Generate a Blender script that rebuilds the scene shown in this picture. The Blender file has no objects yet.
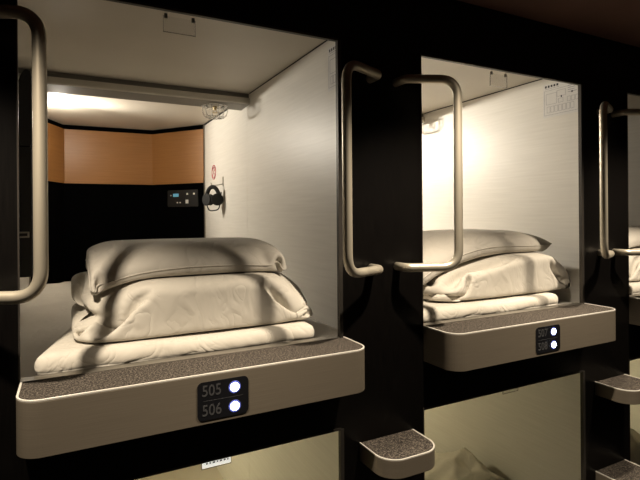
import bpy, bmesh, math, random
import numpy as np
from mathutils import Vector, Matrix, noise

random.seed(7)
C = bpy.context.scene.collection
PI = math.pi
P = 1.15                      # pitch of the capsules along the corridor
OX0, OX1 = -0.103, 0.732      # opening of the first capsule (facade plane y = 0)
OZ0, OZ1 = 1.105, 2.036
LZ1 = 0.851                   # top of the lower openings
CX0, CX1 = -0.211, 0.839      # capsule inner side walls
CZ = 2.14                     # capsule ceiling
FZ = 1.095                    # capsule floor under the mattress
DROP = 1.185                  # lower row is this much lower
RM = math.radians

# ------------------------------------------------------------------ materials
def mat(name):
    m = bpy.data.materials.new(name); m.use_nodes = True
    nt = m.node_tree; b = nt.nodes['Principled BSDF']
    return m, nt, b
def N(nt, t, **kw):
    n = nt.nodes.new(t)
    for k, v in kw.items():
        if k in n.inputs: n.inputs[k].default_value = v
        else: setattr(n, k, v)
    return n
def coords(nt, scale=(1, 1, 1), kind='Object'):
    tc = N(nt, 'ShaderNodeTexCoord'); mp = N(nt, 'ShaderNodeMapping'); mp.inputs['Scale'].default_value = scale
    nt.links.new(tc.outputs[kind], mp.inputs['Vector']); return mp.outputs['Vector']
def ramp(nt, fac, stops):
    r = N(nt, 'ShaderNodeValToRGB'); e = r.color_ramp.elements
    while len(e) < len(stops): e.new(.5)
    for i, (p, c) in enumerate(stops):
        e[i].position = p; e[i].color = (*c, 1)
    nt.links.new(fac, r.inputs['Fac']); return r.outputs['Color']
def bump(nt, b, h, strength, dist=.002):
    bp = N(nt, 'ShaderNodeBump'); bp.inputs['Strength'].default_value = strength; bp.inputs['Distance'].default_value = dist
    nt.links.new(h, bp.inputs['Height']); nt.links.new(bp.outputs['Normal'], b.inputs['Normal'])
def noisy(name, c1, c2, scale, rough, nscale=6, metal=0, bmp=0, spec=.5, lo=.3, hi=.7, detail=4):
    m, nt, b = mat(name)
    n = N(nt, 'ShaderNodeTexNoise', Scale=nscale, Detail=detail)
    nt.links.new(coords(nt, scale), n.inputs['Vector'])
    nt.links.new(ramp(nt, n.outputs['Fac'], [(lo, c1), (hi, c2)]), b.inputs['Base Color'])
    b.inputs['Roughness'].default_value = rough; b.inputs['Metallic'].default_value = metal
    b.inputs['Specular IOR Level'].default_value = spec
    if bmp: bump(nt, b, n.outputs['Fac'], bmp)
    return m
M = {}
M['laminate'] = noisy('white_laminate', (.70, .675, .62), (.77, .745, .69), (1, .9, 22), .42, 5, lo=.25, hi=.75)
M['ceiling'] = noisy('capsule_ceiling', (.55, .505, .43), (.59, .545, .47), (1, 1, 1), .45, 3)
M['beam'] = noisy('beam_plastic', (.58, .54, .475), (.62, .58, .51), (1, 1, 1), .4, 3)
M['beam_shade'] = noisy('beam_painted_shade', (.20, .185, .16), (.22, .2, .175), (1, 1, 1), .5, 3)  # darker beam copy: shade painted on its set-back strip and underside
M['black'] = noisy('black_panel', (.0035, .0032, .0032), (.006, .0052, .005), (30, 30, 1.2), .38, 6, spec=.3)
M['pillar'] = noisy('black_laminate', (.0018, .0015, .0014), (.0042, .0034, .003), (60, 60, 2.0), .35, 6, spec=.22)
M['blackfelt'] = noisy('black_curtain', (.0008, .0008, .001), (.0014, .0014, .0016), (1, 1, 1), .95, 30, spec=.02)
M['wood'] = noisy('orange_wood', (.30, .135, .038), (.38, .175, .055), (1, 1, 30), .4, 4, lo=.2, hi=.8)
M['trimdark'] = noisy('dark_anodised_trim', (.045, .040, .034), (.06, .052, .045), (1, 1, 1), .45, 5, metal=.5)
M['alu_edge'] = noisy('edge_aluminium', (.30, .28, .24), (.36, .33, .29), (1, 1, 1), .35, 5, metal=.8)
M['corr_ceiling'] = noisy('corridor_ceiling', (.13, .065, .05), (.16, .08, .06), (1, 1, 1), .8, 5)
M['corr_floor'] = noisy('corridor_carpet', (.02, .018, .017), (.05, .045, .04), (1, 1, 1), .95, 120)
M['rail'] = noisy('satin_handle_metal', (.50, .45, .36), (.56, .51, .41), (1, 1, .02), .38, 30, metal=.6)
def brushed():
    m, nt, b = mat('brushed_champagne_metal')
    n = N(nt, 'ShaderNodeTexNoise', Scale=5, Detail=6)
    nt.links.new(coords(nt, (1.2, 1.2, 160)), n.inputs['Vector'])
    nt.links.new(ramp(nt, n.outputs['Fac'], [(.25, (.20, .168, .127)), (.75, (.25, .212, .163))]), b.inputs['Base Color'])
    b.inputs['Metallic'].default_value = .4; b.inputs['Roughness'].default_value = .45
    bump(nt, b, n.outputs['Fac'], .15, .0008)
    return m
M['brushed'] = brushed()
M['rim'] = noisy('highlight_rim', (.88, .84, .76), (.92, .88, .80), (1, 1, 1), .3, 5, metal=.3)  # metal rim, near-white so the edge highlight sits in its colour
def carpet():
    m, nt, b = mat('charcoal_speckled_carpet')
    v = coords(nt)
    n1 = N(nt, 'ShaderNodeTexNoise', Scale=900, Detail=2); nt.links.new(v, n1.inputs['Vector'])
    n2 = N(nt, 'ShaderNodeTexNoise', Scale=230, Detail=3); nt.links.new(v, n2.inputs['Vector'])
    mx = N(nt, 'ShaderNodeMath', operation='ADD'); nt.links.new(n1.outputs['Fac'], mx.inputs[0]); nt.links.new(n2.outputs['Fac'], mx.inputs[1])
    hf = N(nt, 'ShaderNodeMath', operation='MULTIPLY'); nt.links.new(mx.outputs[0], hf.inputs[0]); hf.inputs[1].default_value = .5
    nt.links.new(ramp(nt, hf.outputs[0], [(.40, (.012, .010, .009)), (.52, (.060, .051, .043)), (.62, (.24, .205, .17))]), b.inputs['Base Color'])
    b.inputs['Roughness'].default_value = .95; b.inputs['Specular IOR Level'].default_value = .1
    bump(nt, b, hf.outputs[0], .8, .002)
    return m
M['carpet'] = carpet()
def fabric(name, c1, c2, sheen=.1, wr=.5):
    m, nt, b = mat(name)
    v = coords(nt)
    n = N(nt, 'ShaderNodeTexNoise', Scale=7, Detail=4); nt.links.new(v, n.inputs['Vector'])
    nt.links.new(ramp(nt, n.outputs['Fac'], [(.3, c1), (.7, c2)]), b.inputs['Base Color'])
    b.inputs['Roughness'].default_value = .85; b.inputs['Specular IOR Level'].default_value = .2
    b.inputs['Sheen Weight'].default_value = sheen
    wn = N(nt, 'ShaderNodeTexNoise', Scale=4.5, Detail=2); nt.links.new(v, wn.inputs['Vector'])
    ad = N(nt, 'ShaderNodeMixRGB', blend_type='ADD'); ad.inputs[0].default_value = .55
    nt.links.new(coords(nt, (1.0, .8, .45)), ad.inputs[1]); nt.links.new(wn.outputs['Color'], ad.inputs[2])
    n3 = N(nt, 'ShaderNodeTexNoise', Scale=8.5, Detail=2.5); nt.links.new(ad.outputs[0], n3.inputs['Vector'])
    sb = N(nt, 'ShaderNodeMath', operation='SUBTRACT'); nt.links.new(n3.outputs['Fac'], sb.inputs[0]); sb.inputs[1].default_value = .5
    ab = N(nt, 'ShaderNodeMath', operation='ABSOLUTE'); nt.links.new(sb.outputs[0], ab.inputs[0])
    pw = N(nt, 'ShaderNodeMath', operation='POWER'); nt.links.new(ab.outputs[0], pw.inputs[0]); pw.inputs[1].default_value = .7
    bump(nt, b, pw.outputs[0], wr, .016)
    return m
M['cotton'] = fabric('white_cotton', (.55, .515, .45), (.61, .575, .51))
M['pillow'] = fabric('ivory_pillowcase', (.54, .505, .45), (.59, .555, .495))
M['sheet'] = fabric('mattress_sheet', (.60, .57, .52), (.66, .63, .58), .1, .12)
def clear(name, tint=(.95, .95, .93), rough=.05):
    m, nt, b = mat(name)
    b.inputs['Base Color'].default_value = (*tint, 1); b.inputs['Roughness'].default_value = rough
    b.inputs['Transmission Weight'].default_value = .9; b.inputs['IOR'].default_value = 1.45
    return m
M['clear'] = clear('clear_plastic')
M['clearfilm'] = clear('clear_acrylic', (.97, .97, .97), .02); M['clearfilm'].node_tree.nodes['Principled BSDF'].inputs['Alpha'].default_value = .05
M['clearfilm'].node_tree.nodes['Principled BSDF'].inputs['Transmission Weight'].default_value = 0
def flat(name, c, rough=.5, emit=0, metal=0):
    m, nt, b = mat(name)
    n = N(nt, 'ShaderNodeTexNoise', Scale=40, Detail=2); nt.links.new(coords(nt), n.inputs['Vector'])
    nt.links.new(ramp(nt, n.outputs['Fac'], [(.3, tuple(x * .95 for x in c)), (.7, c)]), b.inputs['Base Color'])
    b.inputs['Roughness'].default_value = rough; b.inputs['Metallic'].default_value = metal
    if emit:
        b.inputs['Emission Color'].default_value = (*c, 1); b.inputs['Emission Strength'].default_value = emit
    return m
M['panelblack'] = flat('number_panel_black', (.008, .008, .010), .35)
M['digit'] = flat('dim_grey_digits', (.055, .055, .058), .5)
M['led'] = flat('white_led', (.72, .80, 1.0), .4, 9)
M['ledring'] = flat('blue_led_ring', (.10, .12, .42), .4, .35)
M['paper'] = flat('paper', (.72, .71, .69), .6)
M['print'] = flat('grey_print', (.30, .30, .33), .6)
M['printdark'] = flat('dark_print', (.04, .04, .05), .6)
M['red'] = flat('red_print', (.42, .03, .05), .5)
M['plastic_black'] = flat('black_plastic', (.0016, .0016, .0016), .7)
M['controls'] = flat('control_plate', (.004, .0035, .003), .5)
M['lcd'] = flat('blue_lcd', (.10, .30, .42), .4, .5)
M['button'] = flat('white_button', (.55, .52, .45), .5, .25)
M['steel'] = flat('steel', (.45, .43, .38), .3, 0, .9)
M['brass'] = flat('sprinkler_brass', (.45, .36, .2), .35, 0, .8)
M['card'] = flat('white_card_glow', (.92, .91, .86), .6, .8)  # no lamp: the emission stands in for lamp light on the card
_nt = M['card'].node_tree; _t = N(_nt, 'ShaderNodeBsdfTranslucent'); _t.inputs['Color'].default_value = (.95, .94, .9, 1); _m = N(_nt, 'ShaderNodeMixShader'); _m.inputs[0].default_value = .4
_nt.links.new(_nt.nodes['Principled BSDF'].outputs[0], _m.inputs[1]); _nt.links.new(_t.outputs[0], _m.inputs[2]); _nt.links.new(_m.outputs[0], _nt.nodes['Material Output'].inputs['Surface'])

# ------------------------------------------------------------------ helpers
def obj(name, bm, m, parent=None, smooth=False, bevel=0, seg=2, recalc=True, loc=None):
    if recalc: bmesh.ops.recalc_face_normals(bm, faces=bm.faces)
    me = bpy.data.meshes.new(name); bm.to_mesh(me); bm.free()
    for mm in (m if isinstance(m, list) else [m]): me.materials.append(mm)
    o = bpy.data.objects.new(name, me); C.objects.link(o)
    if loc is not None:      # put the origin at loc (geometry is given in world space)
        me.transform(Matrix.Translation(-Vector(loc))); o.location = loc
    if parent:
        o.parent = parent
        if loc is None: me.transform(Matrix.Translation(-parent.location)) 
        else: o.location = Vector(loc) - parent.location
    if smooth:
        for p in me.polygons: p.use_smooth = True
    if bevel:
        b = o.modifiers.new('bevel', 'BEVEL'); b.width = bevel; b.segments = seg; b.limit_method = 'ANGLE'; b.angle_limit = RM(40)
    return o
def tag(o, label, cat, group=None, kind=None):
    if label: o['label'] = label
    if cat: o['category'] = cat
    if group: o['group'] = group
    if kind: o['kind'] = kind
    return o
def thing(name, loc, label, cat, group=None, kind=None):
    o = bpy.data.objects.new(name, None); C.objects.link(o); o.location = loc; o.empty_display_size = .05
    return tag(o, label, cat, group, kind)
def box(bm, x0, x1, y0, y1, z0, z1, mi=0):
    vs = [bm.verts.new((x, y, z)) for z in (z0, z1) for y in (y0, y1) for x in (x0, x1)]
    for f in ((0, 1, 3, 2), (4, 6, 7, 5), (0, 4, 5, 1), (2, 3, 7, 6), (0, 2, 6, 4), (1, 5, 7, 3)):
        bm.faces.new([vs[i] for i in f]).material_index = mi
def BX(*a, mi=0):
    bm = bmesh.new(); box(bm, *a, mi=mi); return bm
def prism(bm, pts, z0, z1, mi=0):          # pts in xy, extruded in z
    a = [bm.verts.new((x, y, z0)) for x, y in pts]; b = [bm.verts.new((x, y, z1)) for x, y in pts]
    n = len(pts)
    bm.faces.new(a[::-1]).material_index = mi; bm.faces.new(b).material_index = mi
    for i in range(n):
        bm.faces.new((a[i], a[(i+1) % n], b[(i+1) % n], b[i])).material_index = mi
def sweep(bm, path, r, n=14, closed=False, caps=True):
    pts = [Vector(p) for p in path]; rings = []; m = len(pts)
    prev = None
    for i, p in enumerate(pts):
        if closed: t = (pts[(i+1) % m] - pts[i-1]).normalized()
        else: t = (pts[min(i+1, m-1)] - pts[max(i-1, 0)]).normalized()
        if prev is None:
            up = Vector((0, 0, 1)) if abs(t.z) < .9 else Vector((1, 0, 0))
            u = t.cross(up).normalized()
        else:
            u = (prev - t * prev.dot(t)).normalized()
        prev = u; w = t.cross(u)
        rings.append([bm.verts.new(p + (u*math.cos(a) + w*math.sin(a))*r) for a in (2*PI*k/n for k in range(n))])
    for i in range(m if closed else m-1):
        A, B = rings[i], rings[(i+1) % m]
        for k in range(n): bm.faces.new((A[k], A[(k+1) % n], B[(k+1) % n], B[k]))
    if caps and not closed:
        bm.faces.new(rings[0][::-1]); bm.faces.new(rings[-1])
def fillet(pts, rad, seg=8):
    pts = [Vector(p) for p in pts]; out = [pts[0]]
    for i in range(1, len(pts)-1):
        a, b, c = pts[i-1], pts[i], pts[i+1]; r = rad[i-1] if isinstance(rad, (list, tuple)) else rad
        d1 = (a-b).normalized(); d2 = (c-b).normalized(); ang = d1.angle(d2)
        t = min(r/math.tan(ang/2), .49*(a-b).length, .49*(c-b).length) if ang < PI-.01 else 0
        p1, p2 = b+d1*t, b+d2*t
        for k in range(seg+1):
            s = k/seg; out.append(p1*(1-s)**2 + b*2*s*(1-s) + p2*s*s)
    out.append(pts[-1]); return out
def disc_y(bm, cx, cz, r, y0, y1, n=28, mi=0):
    a = [bm.verts.new((cx+r*math.cos(2*PI*k/n), y0, cz+r*math.sin(2*PI*k/n))) for k in range(n)]
    b = [bm.verts.new((v.co.x, y1, v.co.z)) for v in a]
    bm.faces.new(a).material_index = mi; bm.faces.new(b[::-1]).material_index = mi
    for k in range(n): bm.faces.new((a[k], b[k], b[(k+1) % n], a[(k+1) % n])).material_index = mi
def rrect(w, h, r, n=6):
    out = []
    for cx, cy, a0 in ((w/2-r, h/2-r, 0), (-w/2+r, h/2-r, PI/2), (-w/2+r, -h/2+r, PI), (w/2-r, -h/2+r, 1.5*PI)):
        for k in range(n+1):
            a = a0+PI/2*k/n; out.append((cx+r*math.cos(a), cy+r*math.sin(a)))
    return out
def text_mesh(body, size, th=.0006, bold=0):
    cu = bpy.data.curves.new('lettering', 'FONT'); cu.body = body; cu.size = size; cu.extrude = th
    cu.align_x = 'LEFT'; cu.align_y = 'CENTER'; cu.offset = bold; cu.resolution_u = 4
    o = bpy.data.objects.new('lettering', cu); C.objects.link(o)
    dg = bpy.context.evaluated_depsgraph_get(); me = bpy.data.meshes.new_from_object(o.evaluated_get(dg))
    bpy.data.objects.remove(o); bpy.data.curves.remove(cu)
    return me

# ------------------------------------------------------------------ the corridor shell and the facade
K = (0, 1, 2)
XL, XR = -1.6, 5.2
def struct(o, label, cat): return tag(o, label, cat, kind='structure')
bm = bmesh.new()
T = .010
box(bm, XL, XR, 0, T, OZ1, 2.25)                   # header band
box(bm, XL, XR, 0, T, LZ1, OZ0)                    # band between the rows
box(bm, XL, XR, 0, T, -.36, -.08)                  # plinth
for z0, z1 in ((OZ0, OZ1), (-.08, LZ1)):
    xs = [XL] + [v for k in K for v in (OX0+k*P, OX1+k*P)] + [XR]
    for i in range(0, len(xs), 2): box(bm, xs[i], xs[i+1], 0, T, z0, z1)
struct(obj('wall_front', bm, M['pillar']), 'black laminate capsule front wall with pillars and bands around the openings', 'wall')
struct(obj('ceiling', BX(XL, XR, -2.2, .0, 2.25, 2.29), M['corr_ceiling']), 'dark reddish brown corridor ceiling above the black front', 'ceiling')
struct(obj('floor', BX(XL, XR, -2.2, 0, -.40, -.36), M['corr_floor']), 'dark carpeted corridor floor', 'floor')
struct(obj('wall_back', BX(XL, XR, -2.2, -2.16, -.36, 2.25), M['black']), 'black wall across the corridor', 'wall')
struct(obj('wall_left', BX(XL-.04, XL, -2.2, 2.9, -.40, 2.29), M['black']), 'black wall closing the left corridor end', 'wall')
struct(obj('wall_right', BX(XR, XR+.04, -2.2, 2.9, -.40, 2.29), M['black']), 'black wall closing the right corridor end', 'wall')

ORD = ('first', 'second', 'third')
tn = 0
def capsule(k, row):
    """row 0 upper, 1 lower; panels of one sleeping capsule"""
    global tn
    dz = -DROP*row; dx = k*P
    x0, x1 = CX0+dx, CX1+dx; ztop = CZ+dz; zf = FZ+dz
    oz1 = (OZ1 if row == 0 else LZ1); oz0 = OZ0+dz
    where = '%s %s capsule from the left' % (ORD[k], ('upper', 'lower')[row])
    bm = bmesh.new()                                # right wall in two panels with a seam
    box(bm, x1, x1+.012, T, 1.1665, zf-.03, ztop); box(bm, x1, x1+.012, 1.1683, 2.075, zf-.03, ztop)
    box(bm, x1+.004, x1+.014, 1.16, 1.175, zf-.03, ztop)
    struct(obj('wall_right', bm, M['laminate']), 'white streaked laminate right wall of the '+where, 'wall')
    struct(obj('wall_left', BX(x0-.012, x0, T, 2.075, zf-.03, ztop), M['laminate']), 'white laminate left wall of the '+where, 'wall')
    struct(obj('ceiling', BX(x0-.012, x1+.012, T, 2.55, ztop, ztop+.015), M['ceiling']), 'pale ceiling of the '+where, 'ceiling')
    struct(obj('floor', BX(x0-.012, x1+.012, T, 2.55, zf-.045, zf-.03), M['ceiling']), 'base board of the '+where, 'floor')
    # five-sided back: orange wood band above black panelling
    poly = [(x1, 2.075), (x1-.285, 2.455), (x0+.18, 2.475), (x0, 2.075)]
    zb, zt = 1.738+dz, 2.108+dz
    def strip(m, z0, z1, off, nm, lab, gap=0):
        bm = bmesh.new()
        for i in range(3):
            a, b = Vector(poly[i]), Vector(poly[i+1]); d = (b-a).normalized(); n = Vector((-d.y, d.x)) * -1
            c = Vector(((x0+x1)/2, 1.9)); 
            if (c-a).dot(n) < 0: n = -n
            a2, b2 = a+d*gap, b-d*gap
            q = [a2+n*off, b2+n*off, b2-n*.012, a2-n*.012]
            prism(bm, [(v.x, v.y) for v in q], z0, z1)
        return obj(nm, bm, m)
    back = thing('wall_back', (x0+.5, 2.45, zf), 'angled capsule back, orange wood band over black, in the '+where, 'wall', kind='structure')
    for nm, m, z0, z1, off, gap in (('black_panel', M['blackfelt'], zf-.03, zb, .004, 0), ('wood_panel', M['wood'], zb, zt, .012, .0008), ('shadow_gap', M['blackfelt'], zt, ztop, 0, 0)):
        o = strip(m, z0, z1, off, nm, None, gap); o.parent = back; o.data.transform(Matrix.Translation(-back.location))
    # metal corner strips where the side walls end
    bm = bmesh.new(); box(bm, x1-.006, x1+.012, 2.060, 2.085, zf, ztop); box(bm, x0-.012, x0+.006, 2.060, 2.085, zf, ztop)
    tn += 1; struct(obj('trim_%d' % tn, bm, M['alu_edge']), 'grey metal corner strips at the back of the '+where, 'trim')
    bm = bmesh.new(); box(bm, x1-.003, x1, 1.28, 2.06, ztop-.009, ztop); box(bm, x1-.002, x1, T, 1.12, ztop-.004, ztop)
    tn += 1; struct(obj('trim_%d' % tn, bm, M['plastic_black']), 'dark joint line between right wall and ceiling of the '+where, 'trim')
    # opening frame
    bm = bmesh.new(); w = .009
    a, b = OX0+dx, OX1+dx
    for q in ((a, a+.003, oz0, oz1), (b-.003, b+w, oz0, oz1)): box(bm, q[0], q[1], -.003, T+.001, q[2], q[3])
    box(bm, a, b, -.002, T+.001, oz1-.003, oz1+.004)
    tn += 1; struct(obj('trim_%d' % tn, bm, M['trimdark']), 'thin dark metal frame around the opening of the '+where, 'trim')
    # roller-blind beam under the ceiling
    bm = bmesh.new()
    prof = [(1.135, ztop), (1.135, ztop-.024), (1.118, ztop-.026), (1.118, ztop-.052), (1.124, ztop-.058), (1.262, ztop-.062), (1.272, ztop-.056), (1.272, ztop)]
    A = [bm.verts.new((x0, y, z)) for y, z in prof]; B = [bm.verts.new((x1, y, z)) for y, z in prof]
    bm.faces.new(A); bm.faces.new(B[::-1])
    for i in range(len(prof)):
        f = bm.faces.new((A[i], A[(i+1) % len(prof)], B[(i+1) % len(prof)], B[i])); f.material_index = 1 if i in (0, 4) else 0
    tn += 1; struct(obj('trim_%d' % tn, bm, [M['beam'], M['beam_shade']]), 'pale boxed beam crossing the ceiling of the '+where, 'beam')

for k in K:
    for row in (0, 1): capsule(k, row)

# ------------------------------------------------------------------ ledges
def d_shape(x0, x1, y0, y1, r, n=10):
    """y0 is the back (near 0), y1 the front (negative); rounded front corners"""
    pts = [(x0, y0)]
    for k in range(n+1):
        a = PI + PI/2*k/n; pts.append((x0+r+r*math.cos(a), y1+r+r*math.sin(a)))
    for k in range(n+1):
        a = 1.5*PI + PI/2*k/n; pts.append((x1-r+r*math.cos(a), y1+r+r*math.sin(a)))
    pts.append((x1, y0)); return pts
def ring_prism(bm, outer, inner, z0, z1):
    n = len(outer); ids = []
    for pts, z in ((outer, z0), (outer, z1), (inner, z1), (inner, z0)):
        ids.append([bm.verts.new((x, y, z)) for x, y in pts])
    for s in range(4):
        A, B = ids[s], ids[(s+1) % 4]
        for i in range(n-1): bm.faces.new((A[i], A[i+1], B[i+1], B[i]))
    bm.faces.new([r[0] for r in ids]); bm.faces.new([r[-1] for r in ids][::-1])
def ledge(x0, x1, depth, zt, h, r, name, label, cat, group, nums=None):
    t = thing(name, ((x0+x1)/2, 0, zt-h), label, cat, group)
    bm = bmesh.new(); prism(bm, d_shape(x0, x1, -.0005, -depth, r), zt-h, zt-.003)
    obj('metal_body', bm, M['brushed'], t, bevel=.0015, smooth=False)
    e = .0045
    bm = bmesh.new(); ring_prism(bm, d_shape(x0, x1, -.0005, -depth, r), d_shape(x0+e, x1-e, -.0005, -depth+e, r-e), zt-.003, zt+.0012)
    obj('edge_rim', bm, M['rim'], t, bevel=.0006)
    bm = bmesh.new(); prism(bm, d_shape(x0+e, x1-e, -.006 if nums else -.0008, -depth+e, r-e), zt-.003, zt-.0003)
    obj('carpet_inlay', bm, M['carpet'], t)
    if nums:
        dx = nums[0]; zb = zt-.0005
        obj('threshold_strip', BX(OX0+dx+.002, OX1+dx-.004, -.006, .026, zt-.003, zt+.0015), M['alu_edge'], t, bevel=.0006)
        if len(nums) < 3: return t
        pc, pz = .325+dx, zt-.0625
        p = thing('number_panel', (pc, -depth-.001, pz), None, None); p.parent = t; p.location = Vector((pc, -depth, pz))-t.location
        W = Vector((pc, -depth, pz))
        bm = bmesh.new(); pts = rrect(.124, .090, .012)
        a = [bm.verts.new((x, -.0015, z)) for x, z in pts]; b = [bm.verts.new((x, .003, z)) for x, z in pts]
        bm.faces.new(a); bm.faces.new(b[::-1])
        for i in range(len(pts)): bm.faces.new((a[i], b[i], b[(i+1) % len(pts)], a[(i+1) % len(pts)]))
        def sub(nm, bm, m, **kw):
            o = obj(nm, bm, m, **kw); o.parent = p; return o
        sub('panel_plate', bm, M['panelblack'])
        sub('divider_line', BX(-.048, .048, -.0019, -.0014, -.0004, .0004), M['digit'])
        for txt, cz in ((nums[1], .0225), (nums[2], -.0235)):
            me = text_mesh(txt, .037, .0003, .0003)
            me.transform(Matrix.Translation((-.052, -.0018, cz)) @ Matrix.Rotation(PI/2, 4, 'X') @ Matrix.Diagonal((.86, 1, 1, 1)))
            me.materials.append(M['digit']); o = bpy.data.objects.new('room_number', me); C.objects.link(o); o.parent = p
            bm = bmesh.new(); disc_y(bm, .0275, cz, .0150, -.0019, -.0012); sub('light_ring', bm, M['ledring'])
            bm = bmesh.new(); disc_y(bm, .0275, cz, .0108, -.0032, -.0018); sub('indicator_light', bm, M['led'])
    return t
LZ = 1.13
ledge(OX0+.003, OX1+.014, .15, LZ, .118, .05, 'entry_ledge', 'brushed metal entry ledge with grey carpet top and lit numbers 505 and 506', 'ledge', 'entry ledges below the upper capsules', (0, '505', '506'))
ledge(OX0+.003+P, OX1+.014+P, .15, LZ, .118, .05, 'entry_ledge', 'brushed metal entry ledge with carpet top below the middle capsule, two white lights', 'ledge', 'entry ledges below the upper capsules', (P, '507', '508'))
ledge(OX0+.003+2*P, OX1+.014+2*P, .15, LZ, .118, .05, 'entry_ledge', 'shadowed metal entry ledge cut off by the right edge of the photo', 'ledge', 'entry ledges below the upper capsules', (2*P,))
for x, zt, lab in ((.797, .795, 'small rounded metal foot step with carpet top on the pillar between first and second capsules'),
                   (.797+P+.01, .795, 'upper of two small rounded metal steps on the rightmost pillar'),
                   (.797+P+.01, .42, 'lower of two small metal steps on the rightmost pillar, mostly in shadow')):
    ledge(x, x+.207, .15, zt, .055, .065, 'foot_step', lab, 'step', 'carpeted foot steps on the pillars')

# ------------------------------------------------------------------ grab handles
def handle(xm, xp, lab):
    z0, z1, o = 1.335, 1.93, -.12
    pts = [(xm, .002, z0), (xm, -.052, z0), (xp, o, z0), (xp, o, z1), (xm, -.052, z1), (xm, .002, z1)]
    path = fillet(pts, [.026, .058, .058, .026], 10)
    bm = bmesh.new(); sweep(bm, path, .0138, 22)
    b = obj('grab_handle', bm, M['rail'], smooth=True, loc=(xm, 0, (z0+z1)/2))
    return tag(b, lab, 'handle', 'satin metal grab handles beside the openings')
handle(-.205, -.052, 'satin metal grab handle crossing the left side of the first capsule opening')
handle(.845, .69, 'satin metal grab handle at the right jamb of the first capsule, shelf numbered 505')
handle(.945, 1.098, 'satin metal grab handle crossing the left side of the middle capsule opening')
handle(.845+P, .69+P, 'satin metal grab handle standing at the right jamb of the middle capsule')
handle(.945+P, 1.098+P, 'satin metal grab handle reaching out of the right edge of the photo')

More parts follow.
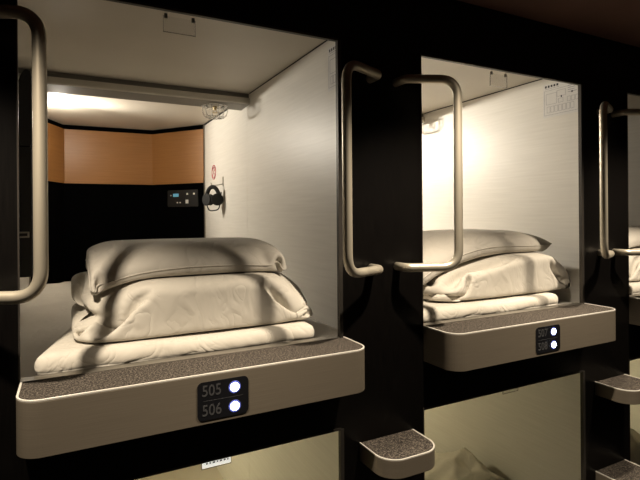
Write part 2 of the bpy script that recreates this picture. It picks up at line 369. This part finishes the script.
# ------------------------------------------------------------------ soft bedding: small cloth solver
def bag(a, b, nx, ny, press, bounds, steps, seed, squeeze=None, skew=0, grav=2.0, bend=.25, th0=.02, ztop=None, field=None, load=0, it_n=8, rc=.0):
    """two cloth layers (rest size a x b) joined along the rim, inflated and squeezed into bounds=(x0,x1,y0,y1,z0)"""
    rs = np.random.RandomState(seed)
    x0, x1, y0, y1, z0 = bounds
    cx, cy = (x0+x1)/2, (y0+y1)/2
    gx, gy = np.meshgrid(np.linspace(-a/2, a/2, nx), np.linspace(-b/2, b/2, ny), indexing='ij')
    T_ = np.arange(nx*ny).reshape(nx, ny); B_ = T_.copy(); cnt = nx*ny
    for i in range(1, nx-1):
        for j in range(1, ny-1): B_[i, j] = cnt; cnt += 1
    X = np.zeros((cnt, 3))
    for idx, s in ((B_, -1), (T_, 1)):
        prof = np.minimum(1, np.minimum(a/2-abs(gx), b/2-abs(gy))/(.12*b))
        X[idx.ravel(), 0] = (gx+cx).ravel(); X[idx.ravel(), 1] = (gy+cy).ravel()
        X[idx.ravel(), 2] = (z0+.05+s*th0*prof).ravel()
    X[:, 2] += rs.randn(cnt)*.0015
    groups = []
    dxl, dyl = a/(nx-1), b/(ny-1)
    def add(I, J, rest, k):
        I = I.ravel(); J = J.ravel(); ok = I != J
        if ok.any(): groups.append((I[ok], J[ok], rest, k))
    for L in (T_, B_):
        for p in (0, 1):
            add(L[p:-1:2, :], L[p+1::2, :], dxl, 1.0); add(L[:, p:-1:2], L[:, p+1::2], dyl, 1.0)
            d = math.hypot(dxl, dyl)
            add(L[p:-1:2, :-1], L[p+1::2, 1:], d, .35); add(L[p:-1:2, 1:], L[p+1::2, :-1], d, .35)
        for q in range(4):
            s = [i for i in range(nx-2) if i % 4 == q]
            if s: add(L[s, :], L[[i+2 for i in s], :], 2*dxl, bend)
            s = [j for j in range(ny-2) if j % 4 == q]
            if s: add(L[:, s], L[:, [j+2 for j in s]], 2*dyl, bend)
    F = []
    for L, flip in ((T_, False), (B_, True)):
        q = np.stack([L[:-1, :-1], L[1:, :-1], L[1:, 1:], L[:-1, 1:]], -1).reshape(-1, 4)
        F.append(q[:, ::-1] if flip else q)
    F = np.concatenate(F)
    V = np.zeros_like(X); dt = 1/90; vt = press
    ph = rs.rand(6)*6.28
    def lump(Q): return (np.sin(Q[:, 0]*17+ph[0]+2*np.sin(Q[:, 1]*9+ph[1]))+np.sin(Q[:, 1]*15+ph[2]+2*np.sin(Q[:, 0]*8+ph[3])))*.5
    for st in range(steps):
        f = min(1, st/(steps*.55))
        A = np.cross(X[F[:, 2]]-X[F[:, 0]], X[F[:, 3]]-X[F[:, 1]])*.5
        n = np.zeros_like(X)
        for c in range(4): np.add.at(n, F[:, c], A*.25)
        vol = abs((A*X[F[:, 0]]).sum()/3)
        pr = 160*max(0, vt-vol)/vt*min(1, .15+f)
        V += dt*(pr*n/(dxl*dyl)); V[:, 2] -= dt*grav
        if load: V[:, 2] -= dt*load*(1+lump(X))*(X[:, 2] > z0+.03)
        V *= .965
        Q = X+V*dt
        for it in range(it_n):
            for I, J, r, kk in groups:
                d = Q[J]-Q[I]; l = np.linalg.norm(d, axis=1, keepdims=True)+1e-9
                c = d*((l-r)/l*.5*kk)
                if kk < .3: c *= (l < r*.97)
                Q[I] += c; Q[J] -= c
            xa = cx-a/2-.02 + (x0-(cx-a/2-.02))*f; xb = cx+a/2+.02 + (x1-(cx+a/2+.02))*f
            ya = cy-b/2-.02 + (y0-(cy-b/2-.02))*f; yb = cy+b/2+.02 + (y1-(cy+b/2+.02))*f
            Q[:, 0] = np.clip(Q[:, 0], xa, xb); Q[:, 1] = np.clip(Q[:, 1], ya, yb)
            if rc:
                ux = np.clip(Q[:, 0], xa+rc, xb-rc); uy = np.clip(Q[:, 1], ya+rc, yb-rc)
                ex, ey = Q[:, 0]-ux, Q[:, 1]-uy; ll = np.hypot(ex, ey)+1e-9; k2 = np.minimum(1, rc/ll)
                Q[:, 0] = ux+ex*k2; Q[:, 1] = uy+ey*k2
            fl = z0 if field is None else field(Q[:, 0], Q[:, 1])
            lo = Q[:, 2] < fl
            Q[lo, 2] = z0 if field is None else fl[lo]; Q[lo, :2] = Q[lo, :2]*.3 + X[lo, :2]*.7
            if ztop is not None:
                zt = z0+.2+(ztop-z0-.2)*f; Q[:, 2] = np.minimum(Q[:, 2], zt)
        V = (Q-X)/dt; X = Q
    return X, F
def height_field(X, base, res=.012, margin=.004):
    x0, y0 = X[:, 0].min()-.05, X[:, 1].min()-.05; nx = int((X[:, 0].max()+.05-x0)/res)+2; ny = int((X[:, 1].max()+.05-y0)/res)+2
    H = np.full((nx, ny), base)
    i = ((X[:, 0]-x0)/res).round().astype(int); j = ((X[:, 1]-y0)/res).round().astype(int)
    np.maximum.at(H, (i, j), X[:, 2])
    for _ in range(2):      # close gaps between samples
        G = H.copy()
        for a, b in ((1, 0), (-1, 0), (0, 1), (0, -1)): G = np.maximum(G, np.roll(np.roll(H, a, 0), b, 1)-.001)
        H = G
    for _ in range(3): H = (H*2+np.roll(H, 1, 0)+np.roll(H, -1, 0)+np.roll(H, 1, 1)+np.roll(H, -1, 1))/6
    H = H+margin
    def f(x, y):
        u = np.clip((x-x0)/res, 0, nx-1.001); v = np.clip((y-y0)/res, 0, ny-1.001); a = u.astype(int); b = v.astype(int); u = u-a; v = v-b
        return (H[a, b]*(1-u)+H[a+1, b]*u)*(1-v)+(H[a, b+1]*(1-u)+H[a+1, b+1]*u)*v
    return f
def cloth_obj(name, X, F, m, label, cat, group=None, lift=.0015, warp=None, smooth_it=1, amp=.0):
    X = X.copy()
    if warp: X = warp(X)
    z0 = X[:, 2].min()
    me = bpy.data.meshes.new(name)
    c = np.array([X[:, 0].mean(), X[:, 1].mean(), z0])
    me.from_pydata([tuple(v) for v in (X-c)], [], [tuple(int(i) for i in f) for f in F]); me.update()
    me.materials.append(m)
    for p in me.polygons: p.use_smooth = True
    o = bpy.data.objects.new(name, me); C.objects.link(o); o.location = tuple(c+np.array([0, 0, lift]))
    s = o.modifiers.new('sub', 'SUBSURF'); s.levels = 1; s.render_levels = 2
    return tag(o, label, cat, group)

def seam(o, nx, ny, m):
    vs = [o.data.vertices[i*ny].co.copy() for i in range(nx)]+[o.data.vertices[(nx-1)*ny+j].co.copy() for j in range(1, ny)]
    vs += [o.data.vertices[i*ny+ny-1].co.copy() for i in range(nx-2, -1, -1)]+[o.data.vertices[j].co.copy() for j in range(ny-2, 0, -1)]
    for _ in range(2): vs = [(vs[i-1]+vs[i]*2+vs[(i+1) % len(vs)])/4 for i in range(len(vs))]
    bm = bmesh.new(); sweep(bm, vs, .0022, 8, closed=True)
    s_ = obj('seam', bm, m, smooth=True); s_.parent = o

def soft_slab(name, x0, x1, y0, y1, z0, z1, r, m, label, cat, group=None, seed=0, amp=.003, nx=60, ny=50, skew=0, parent=None):
    """padded rectangular slab with rolled edges and gentle undulation"""
    bm = bmesh.new()
    cx, cy, cz = (x0+x1)/2, (y0+y1)/2, (z0+z1)/2; hx, hy, hz = (x1-x0)/2, (y1-y0)/2, (z1-z0)/2
    bmesh.ops.create_cube(bm, size=2)
    bmesh.ops.subdivide_edges(bm, edges=bm.edges[:], cuts=34, use_grid_fill=True)
    for v in bm.verts:
        p = v.co.copy()
        # concentrate detail near the rim, round with a superellipse
        q = Vector((math.copysign(abs(p.x)**.7, p.x)*hx, math.copysign(abs(p.y)**.7, p.y)*hy, p.z*hz))
        inn = Vector((max(-hx+r, min(hx-r, q.x)), max(-hy+r, min(hy-r, q.y)), max(-hz+min(r, hz*.98), min(hz-min(r, hz*.98), q.z))))
        d = q-inn; rr = Vector((r, r, min(r, hz*.98)))
        if d.length > 1e-6:
            dn = Vector((d.x/rr.x, d.y/rr.y, d.z/rr.z)); mx = max(abs(dn.x), abs(dn.y), abs(dn.z))
            dn = dn.normalized()*mx; q = inn+Vector((dn.x*rr.x, dn.y*rr.y, dn.z*rr.z))
        w = Vector((cx+q.x, cy+q.y, cz+q.z))
        nn = noise.noise(Vector((w.x*5+seed, w.y*5, w.z*9)))*1.0+noise.noise(Vector((w.x*16, w.y*13+seed, w.z*20)))*.45
        if q.z > -hz*.5:
            w.z += nn*amp; w.y += nn*amp*.8*(1 if abs(q.y) > hy-r else 0)
        w.x += skew*(w.y-y0)*(1-(w.x-x0)/(x1-x0))
        v.co = w
    o = obj(name, bm, m, smooth=True, loc=(cx, cy, z0))
    s = o.modifiers.new('sub', 'SUBSURF'); s.levels = 0; s.render_levels = 1
    return tag(o, label, cat, group)

GM, GP, GD, GW = 'mattresses inside the capsules', 'folded mattress pads', 'folded white duvets', 'pillows on the folded duvets'
MT = 1.112
def mattress(k, row, lab):
    dx, dz = k*P, -DROP*row
    soft_slab('mattress', CX0+dx+.004, CX1+dx-.004, .05, 2.05, FZ-.03+dz, MT+dz, .02, M['sheet'], lab, 'mattress', GM, amp=0)
mattress(0, 0, 'thin sheeted mattress lying under the pile of bedding, first capsule, shelf numbered 505')
mattress(1, 0, 'thin sheeted mattress under the bedding of the middle upper capsule')
mattress(2, 0, 'thin sheeted mattress in the capsule cut off at the upper right edge')

# first upper capsule
soft_slab('mattress_pad', -.082, .672, .034, .66, MT+.003, 1.172, .028, M['cotton'], 'folded white mattress pad under the duvet in the first capsule', 'pad', GP, seed=3, amp=.004, skew=.22)
def pinch(X, xl, zc, d=.045):
    fall = np.clip(1-(X[:, 0]-xl)/.13, 0, 1)**1.5
    g = np.exp(-((X[:, 2]-zc)/.013)**2)
    X[:, 0] += d*g*fall
    X[:, 2] += -.010*np.clip(fall, 0, 1)*np.sign(zc-X[:, 2])*0
    return X
X, F = bag(.84, .66, 70, 52, .0500, (.005, .706, .066, .60, 1.176), 120, 5, ztop=1.325, load=1.0, rc=.085, bend=.2)
def warp0(X):
    X = pinch(X, .012, 1.232)
    t = np.clip((X[:, 0]-.59)/.11, 0, 1)
    X[:, 2] -= t**1.4*np.clip(X[:, 2]-1.2, 0, None)*.35       # slopes down at the right end
    return X
X = warp0(X)
cloth_obj('folded_duvet', X, F, M['cotton'], 'thick white folded duvet under the pillow in the first capsule, shadow band at left', 'duvet', GD)
DUV = (X, F)
X, F = bag(.64, .46, 62, 46, .0200, (.050, .616, .132, .56, 1.300), 110, 11, grav=3, field=height_field(X, 1.176), load=1.0, ztop=1.425)
PO = cloth_obj('pillow', X, F, M['pillow'], 'long ivory pillow lying on the folded duvet in the first capsule', 'pillow', GW)
seam(PO, 62, 46, M['pillow'])
PIL = (X, F)

# second upper capsule
soft_slab('mattress_pad', 1.07, 1.80, .034, .66, MT+.003, 1.172, .028, M['cotton'], 'folded white mattress pad under the duvet in the middle upper capsule', 'pad', GP, seed=9, amp=.005, skew=.1)
X, F = bag(.94, .68, 70, 50, .053, (1.19, 1.983, .075, .62, 1.176), 120, 21, ztop=1.335, load=1.5, rc=.10)
cloth_obj('folded_duvet', X, F, M['cotton'], 'rolled white duvet with gathered left end in the middle upper capsule', 'duvet', GD)
X, F = bag(.80, .48, 62, 44, .031, (1.10, 1.875, .13, .58, 1.315), 110, 31, grav=3, field=height_field(X, 1.176), load=2, ztop=1.43)
PO = cloth_obj('pillow', X, F, M['pillow'], 'pillow with pointed right corner on the duvet in the middle upper capsule', 'pillow', GW)

seam(PO, 62, 44, M['pillow'])

# third upper capsule (only a sliver is seen)
soft_slab('mattress_pad', 2.24, 2.98, .034, .66, MT+.003, 1.172, .028, M['cotton'], 'white mattress pad in the capsule cut off by the right edge', 'pad', GP, seed=13, amp=.006)
def moved(X, dx, dy=0, dz=0): Y = X.copy(); Y += np.array([dx, dy, dz]); return Y
cloth_obj('folded_duvet', moved(DUV[0], 2*P-.02, .01), DUV[1], M['cotton'], 'white duvet in the capsule cut off by the right edge', 'duvet', GD)
cloth_obj('pillow', moved(PIL[0], 2*P, .0, .005), PIL[1], M['pillow'], 'pillow in the capsule cut off by the right edge', 'pillow', GW)

# lower capsules: crumpled duvets
def crumpled(x0, x1, y0, y1, z0, h, seed, lab, peak):
    bm = bmesh.new(); n = 90
    g = []
    for i in range(n+1):
        row = []
        for j in range(n+1):
            s, t = i/n, j/n; x, y = x0+(x1-x0)*s, y0+(y1-y0)*t
            e = min(1, 12*min(s, 1-s, t, 1-t)); e = e**.5
            v = Vector((x*4.5+seed, y*4.5, seed*.3))
            ridge = 1-abs(noise.noise(v))*2.0; ridge2 = 1-abs(noise.noise(v*2.3+Vector((3, 1, 0))))*2
            pk = math.exp(-((x-peak[0])**2+(y-peak[1])**2)/.10)
            z = z0+.004+e*h*(.30+.12*ridge+.05*ridge2+.66*pk)
            row.append(bm.verts.new((min(x1, x+.02*noise.noise(v*2)), y+.02*noise.noise(v*2+Vector((9, 0, 0))), z)))
        g.append(row)
    for i in range(n):
        for j in range(n): bm.faces.new((g[i][j], g[i+1][j], g[i+1][j+1], g[i][j+1]))
    rim = [g[i][0] for i in range(n+1)]+[g[n][j] for j in range(1, n+1)]+[g[i][n] for i in range(n-1, -1, -1)]+[g[0][j] for j in range(n-1, 0, -1)]
    low = [bm.verts.new((v.co.x, v.co.y, z0)) for v in rim]
    for i in range(len(rim)): bm.faces.new((rim[i], rim[(i+1) % len(rim)], low[(i+1) % len(rim)], low[i]))
    bm.faces.new(low)
    o = obj('crumpled_duvet', bm, M['cotton'], smooth=True, loc=((x0+x1)/2, (y0+y1)/2, z0))
    return tag(o, lab, 'duvet', 'unfolded duvets in the lower capsules')
mattress(1, 1, 'sheeted mattress in the middle lower capsule under the crumpled duvet')
mattress(2, 1, 'sheeted mattress in the lower capsule cut off by the right edge')
LM = MT-DROP+.003
crumpled(.98, 1.980, .25, 1.3, LM, .29, 2.0, 'crumpled pale duvet at the bottom of the middle lower capsule', (1.92, .60))
crumpled(2.15, 3.08, .2, 1.3, LM, .42, 6.0, 'crumpled white duvet in the lower capsule at the bottom right corner', (2.7, .6))

# ------------------------------------------------------------------ sprinkler cages
def sprinkler(k, lab):
    dx = k*P; cx, cy = .676+dx, 1.195; zt = CZ-.0615
    t = thing('sprinkler_head', (cx, cy, zt), lab, 'sprinkler', 'caged sprinklers under the ceiling beams')
    bm = bmesh.new(); n = 28
    ringpts = lambda r, z: [(cx+r*math.cos(2*PI*i/n), cy+r*math.sin(2*PI*i/n), z) for i in range(n)]
    bmesh.ops.create_cone(bm, cap_ends=True, segments=32, radius1=.034, radius2=.04, depth=.008, matrix=Matrix.Translation((cx, cy, zt-.004)))
    obj('ceiling_plate', bm, M['beam'], t)
    bm = bmesh.new()
    bmesh.ops.create_cone(bm, cap_ends=True, segments=20, radius1=.007, radius2=.012, depth=.022, matrix=Matrix.Translation((cx, cy, zt-.018)))
    bmesh.ops.create_cone(bm, cap_ends=True, segments=20, radius1=.017, radius2=.017, depth=.0015, matrix=Matrix.Translation((cx, cy, zt-.040)))
    for s in (-1, 1): sweep(bm, [(cx+s*.008, cy, zt-.028), (cx+s*.010, cy, zt-.034), (cx+s*.003, cy, zt-.0398)], .0015, 6)
    obj('sprinkler_nozzle', bm, M['brass'], t)
    bm = bmesh.new()
    sweep(bm, ringpts(.063, zt-.010), .0032, 8, closed=True); sweep(bm, ringpts(.046, zt-.064), .0026, 8, closed=True)
    for i in range(12):
        a = 2*PI*i/12; c, s = math.cos(a), math.sin(a)
        sweep(bm, [(cx+r*c, cy+r*s, z) for r, z in ((.040, zt-.003), (.063, zt-.010), (.066, zt-.03), (.060, zt-.052), (.046, zt-.064), (.02, zt-.068))], .0020, 6)
    sweep(bm, ringpts(.02, zt-.068), .0020, 6, closed=True)
    obj('wire_cage', bm, M['clear'], t, smooth=True)
sprinkler(0, 'clear caged sprinkler under the ceiling beam of the first capsule')
sprinkler(1, 'clear caged sprinkler under the ceiling beam of the middle upper capsule')

# ------------------------------------------------------------------ card holders hanging at the header
def holder(xc, z, w, h, lab, card, yh=.052):
    t = thing('card_holder', (xc, yh, z), lab, 'card holder', 'clear card holders hanging inside the openings')
    y = yh
    obj('acrylic_sleeve', BX(xc-w/2, xc+w/2, y, y+.0015, z-h, z+.006), M['clearfilm'], t, bevel=.0004)
    bm = bmesh.new()
    for x in (xc-w/2, xc+w/2-.0015): box(bm, x, x+.0015, y-.001, y+.003, z-h, z+.006)
    box(bm, xc-w/2, xc+w/2, y-.001, y+.003, z-h-.001, z-h)
    obj('sleeve_edge', bm, M['clear'], t)
    for s in (-1, 1): obj('clip', BX(xc+s*w*.42-.004, xc+s*w*.42+.004, y-.002, y+.004, z-.001, z+.012), M['steel'], t)
    if card:
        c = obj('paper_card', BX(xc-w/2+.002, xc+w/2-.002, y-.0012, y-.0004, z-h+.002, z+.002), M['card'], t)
        bm = bmesh.new(); x = xc-w*.36
        while x < xc+w*.36:
            ww = random.uniform(.004, .009); box(bm, x, x+ww, y-.0016, y-.0011, z-h*.55, z-h*.35); x += ww+.004
        o = obj('printed_line', bm, M['print'], t)
holder(.27, OZ1-.004, .086, .036, 'clear acrylic card sleeve hanging under the header of the first capsule', False)
holder(1.468, OZ1-.004, .09, .042, 'clear acrylic card sleeve hanging under the header of the middle upper capsule', False)
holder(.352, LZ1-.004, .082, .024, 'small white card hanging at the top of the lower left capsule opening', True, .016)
holder(1.478, LZ1-.004, .08, .018, 'clear card clip at the top of the middle lower capsule opening', False, .016)

# ------------------------------------------------------------------ wall things (first capsule)
W1 = CX1
def yz_plate(bm, x, pts, th):
    a = [bm.verts.new((x, y, z)) for y, z in pts]; b = [bm.verts.new((x-th, y, z)) for y, z in pts]
    bm.faces.new(a[::-1]); bm.faces.new(b)
    for i in range(len(pts)): bm.faces.new((a[i], a[(i+1) % len(pts)], b[(i+1) % len(pts)], b[i]))
def poster(k, lab):
    x = W1+k*P-.0005; y0, y1, z0, z1 = .062, .262, 1.949, 2.106
    t = thing('evacuation_notice', (x, (y0+y1)/2, z0), lab, 'notice', 'evacuation plan notices on the capsule walls')
    obj('notice_sheet', BX(x-.0006, x, y0, y1, z0, z1), M['paper'], t)
    xx = x-.0006
    def R(bm, a0, a1, b0, b1):      # a: 0..1 from the left edge (deep side) to the right, b: 0..1 from the top
        box(bm, xx-.0003, xx, y1-(y1-y0)*a1, y1-(y1-y0)*a0, z1-(z1-z0)*b1, z1-(z1-z0)*b0)
    def frame(bm, a0, a1, b0, b1, w=.006):
        R(bm, a0, a1, b0, b0+w*1.2); R(bm, a0, a1, b1-w*1.2, b1); R(bm, a0, a0+w, b0, b1); R(bm, a1-w, a1, b0, b1)
    bm = bmesh.new()
    for i in range(5): R(bm, .05+i*.075, .05+i*.075+.05, .05, .115)
    obj('bold_heading', bm, M['printdark'], t)
    for q in ((.46, .49, .42, .48), (.72, .76, .36, .41)):
        bm = bmesh.new(); R(bm, *q); obj('position_mark', bm, M['printdark'], t)
    bm = bmesh.new(); rr = random.Random(3+k)
    frame(bm, .03, .97, .20, .93); frame(bm, .08, .36, .30, .62); frame(bm, .36, .58, .26, .44); frame(bm, .40, .52, .50, .62)
    for i in range(7): frame(bm, .10+i*.10, .10+i*.10+.085, .68, .86)
    for j in range(6): R(bm, .64, .64+rr.uniform(.15, .3), .07+j*.06, .085+j*.06)
    R(bm, .05, .42, .145, .155)
    for j in range(3): frame(bm, .62+.1*j, .70+.1*j, .50, .64)
    obj('floor_plan_print', bm, M['print'], t)
poster(0, 'pale evacuation plan notice edge-on at the front of the first capsule wall')
poster(1, 'evacuation plan notice on the white wall at top right of the middle upper capsule')

# no smoking sticker
bm = bmesh.new(); x = W1-.0006; yc, zc = 1.830, 1.789
def loop_pts(w, h, r): return [(x, yc+u, zc+v) for u, v in rrect(w, h, r, 6)]
sweep(bm, loop_pts(.088, .088, .040), .0030, 6, closed=True)
st = thing('smoking_ban_sticker', (x, yc, zc), 'small red oval sticker above the black headphones on the first capsule wall', 'sticker')
obj('oval_outline', bm, M['red'], st)
bm = bmesh.new()
for cz in (zc+.020, zc-.020):
    sweep(bm, [(x, yc+.0250*math.cos(2*PI*i/18), cz+.0145*math.sin(2*PI*i/18)) for i in range(18)], .0020, 6, closed=True)
sweep(bm, [(x, yc+.010, zc+.030), (x, yc-.010, zc+.010)], .0018, 6); sweep(bm, [(x, yc-.012, zc), (x, yc+.012, zc-.001)], .0018, 6)
obj('red_symbols', bm, M['red'], st)

# wall hook and hanging headphones
hk = thing('wall_hook', (W1, 1.62, 1.70), 'slim metal hook on the first capsule wall holding the headphones', 'hook')
bm = bmesh.new(); box(bm, W1-.003, W1-.0003, 1.610, 1.628, 1.685, 1.745); obj('hook_plate', bm, M['steel'], hk, bevel=.001)
bm = bmesh.new(); sweep(bm, fillet([(W1-.002, 1.619, 1.700), (W1-.070, 1.619, 1.686), (W1-.076, 1.619, 1.706)], .008), .0028, 8); obj('hook_arm', bm, M['steel'], hk, smooth=True)
hp = thing('headphones', (W1-.064, 1.619, 1.60), 'black headphones hanging from a hook on the white wall of the first capsule', 'headphones')
bm = bmesh.new()
cx, cy, cz = W1-.064, 1.619, 1.620
band = []
for i in range(21):
    a = PI*i/20; band.append((cx-.004*math.sin(a), cy+.038*math.cos(a), cz+.060*math.sin(a)))
sweep(bm, band, .0125, 10); obj('headband', bm, M['plastic_black'], hp, smooth=True)
for s, off in ((1, 0), (-1, .0)):
    bm = bmesh.new()
    c = Vector((cx-.004, cy+s*.030, cz-.016))
    rot = Matrix.Rotation(RM(90), 4, 'Y') @ Matrix.Rotation(RM(25*s), 4, 'X')
    bmesh.ops.create_cone(bm, cap_ends=True, segments=28, radius1=.038, radius2=.030, depth=.034, matrix=Matrix.Translation(c) @ rot)
    obj('ear_cup', bm, M['plastic_black'], hp, bevel=.005, seg=3)
    bm = bmesh.new(); pts = [c+rot.to_3x3() @ Vector((.026*math.cos(2*PI*i/20), .026*math.sin(2*PI*i/20), .016)) for i in range(20)]
    sweep(bm, pts, .009, 8, closed=True); obj('ear_cushion', bm, M['blackfelt'], hp, smooth=True)
bm = bmesh.new(); sweep(bm, fillet([(cx, cy+.04, cz-.05), (cx+.01, cy+.03, cz-.085), (cx+.012, cy-.03, cz-.078), (cx+.006, cy-.050, cz-.02), (cx+.006, cy-.05, cz+.03)], .03), .0035, 8)
obj('audio_cable', bm, M['plastic_black'], hp, smooth=True)

hp.rotation_euler = (0, 0, RM(50))
# control panel on the angled back wall
pA, pB = Vector((CX1, 2.075)), Vector((CX1-.285, 2.455)); d = (pB-pA).normalized(); n2 = Vector((d.y, -d.x))
if (Vector((.3, 1.9))-pA).dot(n2) < 0: n2 = -n2
cpos = pA+d*.19+n2*.0045
cp = thing('control_panel', (cpos.x, cpos.y, 1.633), 'black bedside control panel with small lit buttons below the orange wood band', 'control panel')
cp.rotation_euler = (0, 0, math.atan2(-d.y, -d.x))       # local +x runs to the right as seen from the opening, local -y faces the room
def lp(nm, bm, m, bev=0):
    o = obj(nm, bm, m, bevel=bev); o.parent = cp; return o
bm = bmesh.new(); pts = rrect(.275, .118, .008)
a = [bm.verts.new((x, -.006, z)) for x, z in pts]; b = [bm.verts.new((x, 0, z)) for x, z in pts]
bm.faces.new(a); bm.faces.new(b[::-1])
for i in range(len(pts)): bm.faces.new((a[i], b[i], b[(i+1) % len(pts)], a[(i+1) % len(pts)]))
lp('panel_plate', bm, M['controls'])
lp('display', BX(-.085, -.035, -.008, -.006, .012, .034), M['lcd'])
for x, z, w, h in ((.045, .030, .014, .012), (.105, .030, .014, .012), (-.045, -.030, .011, .009), (-.020, -.030, .011, .009), (.042, -.024, .024, .026), (-.105, .022, .008, .008)):
    lp('button', BX(x-w/2, x+w/2, -.009, -.006, z-h/2, z+h/2), M['button'], .001)

# wall television and black side panel at the left wall
tv = thing('wall_television', (CX0, 1.06, 1.95), 'slim black television seen edge-on at the left wall of the first capsule', 'television')
prof = [(-.150, 2.104), (-.134, 2.098), (-.131, 2.06), (-.131, 1.80), (-.136, 1.792), (-.180, 1.792), (-.186, 1.84), (-.188, 1.95), (-.185, 2.005), (-.179, 2.045), (-.168, 2.080), (-.158, 2.098)]
bm = bmesh.new()
A = [bm.verts.new((x, 1.00, z)) for x, z in prof]; B = [bm.verts.new((x, 1.105, z)) for x, z in prof]
bm.faces.new(A); bm.faces.new(B[::-1])
for i in range(len(prof)): bm.faces.new((A[i], B[i], B[(i+1) % len(prof)], A[(i+1) % len(prof)]))
obj('television_body', bm, M['plastic_black'], tv, bevel=.002)
obj('wall_bracket', BX(CX0+.0005, -.182, 1.03, 1.08, 1.84, 1.92), M['plastic_black'], tv)
obj('screen', BX(-.131, -.1295, 1.006, 1.099, 1.815, 2.05), M['panelblack'], tv)
sp = thing('side_cabinet', (CX0+.02, 1.06, 1.26), 'black wall cabinet with a small metal latch below the television', 'cabinet')
obj('cabinet_body', BX(CX0+.0005, -.132, 1.00, 1.11, 1.262, 1.788), M['plastic_black'], sp, bevel=.004)
bm = bmesh.new(); box(bm, -.182, -.142, .985, 1.0, 1.440, 1.446); box(bm, -.148, -.142, .985, 1.0, 1.422, 1.446); box(bm, -.182, -.148, .992, 1.0, 1.422, 1.428)
obj('metal_latch', bm, M['steel'], sp, bevel=.001)

# ------------------------------------------------------------------ lights
def light(kind, name, loc, energy, color, size=.05, **kw):
    l = bpy.data.lights.new(name, kind); l.energy = energy; l.color = color
    if kind == 'POINT' or kind == 'SPOT': l.shadow_soft_size = size
    o = bpy.data.objects.new(name, l); C.objects.link(o); o.location = loc
    for k_, v in kw.items(): setattr(l, k_, v)
    return o
WARM = (1.0, .85, .655); NEUT = (1.0, .91, .77)
for i, x in enumerate((-.28, 1.04, 2.19)):
    o = light('SPOT', 'corridor_downlight', (x, -.50, 2.235), 118, WARM, .024, spot_size=RM(100), spot_blend=.6)
CAP = {(0, 0): (5, 30), (1, 0): (9, 85), (2, 0): (3, 7), (0, 1): (5, 24), (1, 1): (7, 9), (2, 1): (10, 30)}
for (k, row), (e, e2) in CAP.items():
    loc = Vector((CX0+.16+k*P, 1.80, CZ-.095-DROP*row)); col = NEUT if row == 0 else (1, .89, .56)
    light('POINT', 'capsule_lamp', loc, e, col, .035)
    o = light('SPOT', 'capsule_lamp_beam', loc, e2, col, .03, spot_size=RM(125), spot_blend=.8)
    o.rotation_euler = Vector((1, -.62, -.16)).to_track_quat('-Z', 'Y').to_euler()

w = bpy.data.worlds.new('world'); bpy.context.scene.world = w; w.use_nodes = True
w.node_tree.nodes['Background'].inputs['Color'].default_value = (.5, .42, .35, 1)
w.node_tree.nodes['Background'].inputs['Strength'].default_value = .0

# ------------------------------------------------------------------ camera
cam = bpy.data.cameras.new('camera'); co = bpy.data.objects.new('camera', cam); C.objects.link(co)
cam.sensor_width = 36; cam.lens = 486.8/640*36; cam.clip_start = .02
co.location = (0, -1.29, 1.5)
R = Matrix.Rotation(-RM(27.3), 4, 'Z') @ Matrix.Rotation(PI/2, 4, 'X') @ Matrix.Rotation(RM(-.45), 4, 'Z')
co.rotation_euler = R.to_euler()
cam.shift_y = -24/640
bpy.context.scene.camera = co
sc = bpy.context.scene
sc.view_settings.view_transform = 'Standard'
sc.view_settings.exposure = 0
